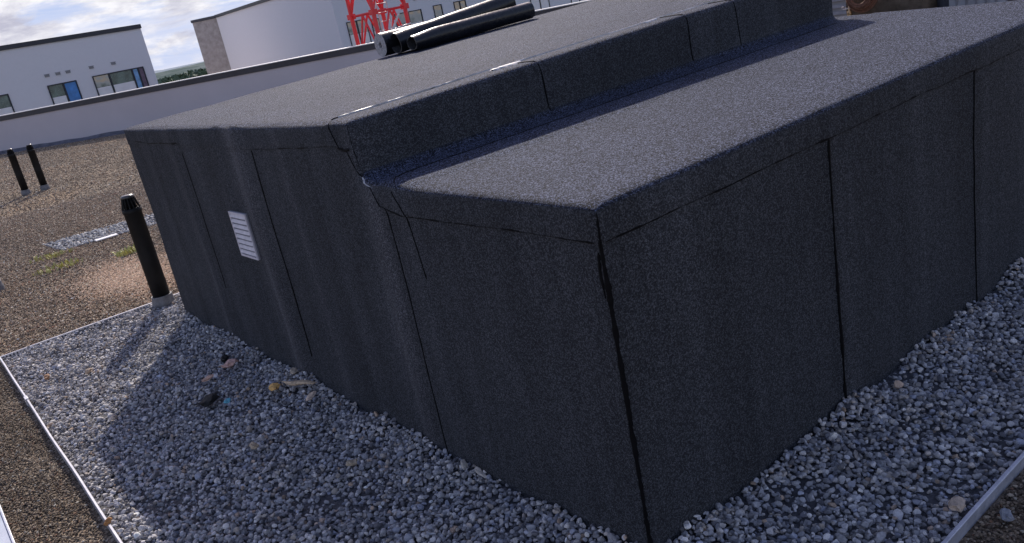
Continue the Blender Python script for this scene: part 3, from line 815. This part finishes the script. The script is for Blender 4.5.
for (s0, s1, z0, z1) in ((.36, 1.9, .2, 2.42), (2.2, 2.9, .2, 2.3), (4.1, 6.33, .2, 2.35), (7.35, 8.1, .2, 2.42), (9.15, 10.24, .2, 2.40), (16.3, 18.2, .2, 2.2), (20.5, 22.4, .2, 2.2)):
    window(f2, b2, s0, s1, z0, z1, [(s0, lower(G)), ((s0 + s1) / 2, lower(G))] if s1 - s0 > 1 else [(s0, lower(G))], .06)
for s in (2.6, 6.0, 6.8, 8.9): 
    bm = bmesh.new(); f2(bm, s - .13, s + .13, .003, .06, 3.0, 3.15); f2(bm, s - .16, s + .16, 0, .07, 3.155, 3.18); obj('wall_vent', bm, M_unit, b2)

# ------------------------------------------------------------------ crane mast
cr = thing('tower_crane', 'red lattice crane mast rising behind the parapet between building and felt rolls', 'crane', (14.1, 24.8, -8.65), math.radians(5))
hw = .68; Hh = 19; bay = 1.55
cor = [(-hw, -hw), (hw, -hw), (hw, hw), (-hw, hw)]
for c in cor:
    bm = bmesh.new(); tube(bm, (c[0], c[1], 0), (c[0], c[1], Hh), .075, seg=8); 
    for i in range(int(Hh / bay)): box(bm, c[0] - .11, c[0] + .11, c[1] - .11, c[1] + .11, i * bay - .09, i * bay + .09)
    obj('corner_leg', bm, M_red, cr)
for i in range(4):
    a, b = cor[i], cor[(i + 1) % 4]; bm = bmesh.new()
    for j in range(int(Hh / bay)):
        z = j * bay
        tube(bm, (*a, z), (*b, z), .042, seg=6)
        mx = ((a[0] + b[0]) / 2, (a[1] + b[1]) / 2)
        tube(bm, (*a, z), (*mx, z + bay / 2 if 0 else z + bay), .036, seg=6); tube(bm, (*b, z), (*mx, z + bay), .036, seg=6)
    obj('bracing', bm, M_red, cr)
bm = bmesh.new()
for s in (-.22, .22): tube(bm, (s, -.3, 0), (s, -.3, Hh), .022, seg=6)
for j in range(int(Hh / .3)): tube(bm, (-.22, -.3, j * .3), (.22, -.3, j * .3), .014, seg=5)
obj('ladder', bm, M_galv, cr)
bm = bmesh.new(); box(bm, -1.6, 1.6, -1.6, 1.6, -.55, -.01, bevel=.04); obj('footing', bm, M_render2, cr)
bm = bmesh.new(); box(bm, -.6, .6, -1.1, -.75, 9.2 + .2, 9.2 + .28); tube(bm, (-.75, -.95, 9.2 + .35), (.2, -.95, 10.7), .04); tube(bm, (-.7, -.98, 9.2 + .9), (.55, -.98, 9.2 + 1.05), .035); obj('site_rail', bm, M_galv, cr)

# ------------------------------------------------------------------ far trees: one mass of leaf clumps
def leaf_mass(name, centres, n, leaf, col, label):
    rd = rng; allv = []; 
    for (cx_, cy_, cz_, r, rz) in centres:
        d = rd.normal(size=(n, 3)); d /= np.linalg.norm(d, axis=1)[:, None]; q = rd.uniform(.55, 1.05, n)[:, None]
        c = d * q * np.array([r, r, rz]) + np.array([cx_, cy_, cz_])
        a = rd.normal(size=(n, 3)); a /= np.linalg.norm(a, axis=1)[:, None]; b = np.cross(a, rd.normal(size=(n, 3))); b /= np.linalg.norm(b, axis=1)[:, None]
        s = leaf * rd.uniform(.5, 1.3, n)[:, None]
        allv.append(np.stack([c - a * s, c + b * s, c + a * s, c - b * s], 1).reshape(-1, 3))
    V_ = np.concatenate(allv); me = bpy.data.meshes.new(name)
    me.from_pydata([tuple(v) for v in V_], [], [(i, i + 1, i + 2, i + 3) for i in range(0, len(V_), 4)])
    o = link_mesh(name, me, None, simple(name + '_leaf', col, .8, var=.6, vs=.35)); tag(o, label, 'trees', kind='stuff')
cs = []
for i in range(9):
    a = math.radians(70.3 + i * .42); D = 150 + 14 * (i % 3); r = 3.2 + (i * 37 % 5) * .35
    cs.append((-1.4 + D * math.cos(a), -1.5 + D * math.sin(a), -4.6 + (i * 29 % 7) * .22 - i * .33, r, 4.6))
leaf_mass('distant_trees', cs, 900, .35, (.055, .085, .035), 'dark green tree clump on the horizon between the two buildings')
cs = []
for i in range(46):
    a = math.radians(69 + (i * 0.618 % 1) * 9); D = 330 + (i * 53 % 17) * 28
    cs.append((D * math.cos(a), D * math.sin(a), -6.5, 9 + (i % 4) * 2, 3.2 + (i % 3)))
leaf_mass('distant_wood', cs, 260, 1.3, (.10, .14, .09), 'hazy green wood on the far plain between the buildings')

# ------------------------------------------------------------------ things beyond the right end of the box
pal = thing('insulation_pallet', 'wrapped grey insulation stack on a wooden pallet behind the low end of the box', 'pallet', (4.75, 1.35, 0))
bm = bmesh.new(); box(bm, -.42, .42, -.75, .75, .125, .955, bevel=.02); obj('wrapped_boards', bm, M_wrap, pal)
bm = bmesh.new()
for y in (-.7, -.05, .6): box(bm, -.42, .42, y, y + .1, 0, .08)
for x in (-.42, -.15, .12, .33): box(bm, x, x + .09, -.75, .75, .0825, .12)
obj('wooden_base', bm, M_wood, pal)
bag = thing('tool_bag', 'bulging olive brown canvas tool bag at the far right end of the box', 'bag', (4.64, 1.57, .955))
bm = bmesh.new(); bmesh.ops.create_cube(bm, size=1); bmesh.ops.subdivide_edges(bm, edges=bm.edges, cuts=8, use_grid_fill=True)
for v in bm.verts:
    c = v.co.copy(); n = c.normalized() * .62
    c = c.lerp(n, .42); c = Vector((c.x * .30, c.y * .62, (c.z + .5) * .36))
    c += Vector((1, .6, .2)) * .016 * noise.noise(c * 9) + Vector((0, 0, .012 * noise.noise(c * 17)))
    v.co = c
obj('body', bm, M_canvas, bag, smooth=True)
bm = bmesh.new()
for x in (-.09, .09): sweep(bm, [(x, .2 * math.cos(a), .30 + .16 * math.sin(a)) for a in [pi * i / 16 for i in range(17)]], .012)
obj('handle', bm, M_rust, bag, smooth=True)
bm = bmesh.new(); box(bm, -.155, -.148, -.16, .10, .06, .20, bevel=.003); obj('pocket', bm, M_canvas, bag)
coil = thing('hose_coil', 'rust red gas hose coiled against the brown canvas bag', 'hose', (4.44, 1.70, .955))
for j in range(1):
    bm = bmesh.new(); pts = []
    for i in range(150):
        a = i / 150 * 2 * pi * 5; rr = .115 - .012 * (i / 30)
        pts.append((.012 * math.sin(a * .7) - .014 * (i / 30), rr * math.cos(a), .255 + rr * 1.0 * math.sin(a)))
    sweep(bm, pts, .010); obj('hose', bm, M_rust, coil, smooth=True)
tor = thing('gas_torch', 'small brass gas torch standing upright beside the rust red hose', 'torch', (4.50, 1.84, .955))
bm = bmesh.new(); lathe(bm, [(.02, 0), (.02, .03), (.012, .04), (.013, .12), (.017, .125), (.017, .15), (.008, .16), (.008, .19)], 16); obj('barrel', bm, M_brass, tor, smooth=True)
bm = bmesh.new(); tube(bm, (0, -.05, .175), (0, .05, .175), .006); tube(bm, (0, .05, .175), (0, .05, .19), .01); obj('tap_handle', bm, M_galv, tor)
bn = thing('bin', 'dark grey tapered plastic bucket between the canvas bag and the grey crate', 'bucket', (4.62, 1.19, .955))
bm = bmesh.new(); lathe(bm, [(.062, 0), (.076, .22), (.083, .225), (.083, .245), (.074, .245), (.060, .02)], 24); obj('bucket_body', bm, M_bin, bn, smooth=False)
bm = bmesh.new(); sweep(bm, [(0, .085 * math.cos(a), .22 + .1 * math.sin(a)) for a in [pi * i / 14 for i in range(15)]], .004, 6); obj('handle', bm, M_galv, bn)
ct = thing('plastic_crate', 'pale grey plastic crate at the far right end of the box', 'crate', (4.58, .93, .955))
bm = bmesh.new(); box(bm, -.15, .15, -.17, .17, 0, .015)
for a in ((-.15, -.14, -.17, .17), (.14, .15, -.17, .17), (-.1395, .1395, -.17, -.16), (-.1395, .1395, .16, .17)): box(bm, *a, .0155, .24)
obj('crate_body', bm, M_crate, ct)
bm = bmesh.new(); box(bm, -.165, -.1505, -.185, .185, .215, .25, bevel=.004); obj('rim', bm, M_coping, ct)
bm = bmesh.new()
for y in (-.12, -.06, 0, .06, .12): box(bm, -.158, -.1502, y - .006, y + .006, .01, .21)
obj('ribs', bm, M_unit, ct)
gb = thing('work_gloves', 'reddish work gloves lying at the extreme upper right beyond the box', 'gloves', (4.5, .72, .955))
for i, yy in enumerate((-.03, .04)):
    bm = bmesh.new(); bmesh.ops.create_icosphere(bm, subdivisions=3, radius=1)
    for v in bm.verts: v.co = Vector((v.co.x * .05, v.co.y * .035, .115 + .03 * i + v.co.z * .02)) + Vector((1, 1, 1)) * .006 * noise.noise(v.co * 5)
    for q in range(4): tube(bm, (.03, yy * .2 - .02 + q * .014, .12 + .03 * i), (.10, yy * .3 - .03 + q * .02, .115 + .03 * i), .008, .007, 8)
    obj('glove', bm, M_rust, gb, smooth=True)
bm = bmesh.new(); box(bm, -.1, .1, -.08, .08, 0, .098, bevel=.006); obj('folded_cloth', bm, M_crate, gb)
un = thing('ventilation_unit', 'plain grey rooftop ventilation unit glimpsed past the end of the step', 'ventilation unit', (10, 5.0, 0))
bm = bmesh.new(); box(bm, -1, 1, -2.2, 2.2, .15, 1.9, bevel=.02); obj('casing', bm, M_unit, un)
bm = bmesh.new()
for i in range(14): box(bm, -1.02, -1.003, -1.8, 1.2, .5 + i * .085, .54 + i * .085)
obj('louvres', bm, M_louvre_dark, un)
bm = bmesh.new(); box(bm, -1.05, 1.05, -2.25, 2.25, 0, .145); obj('plinth', bm, M_collar, un)

scene.cycles.max_bounces = 6
scene.cycles.use_denoising = True
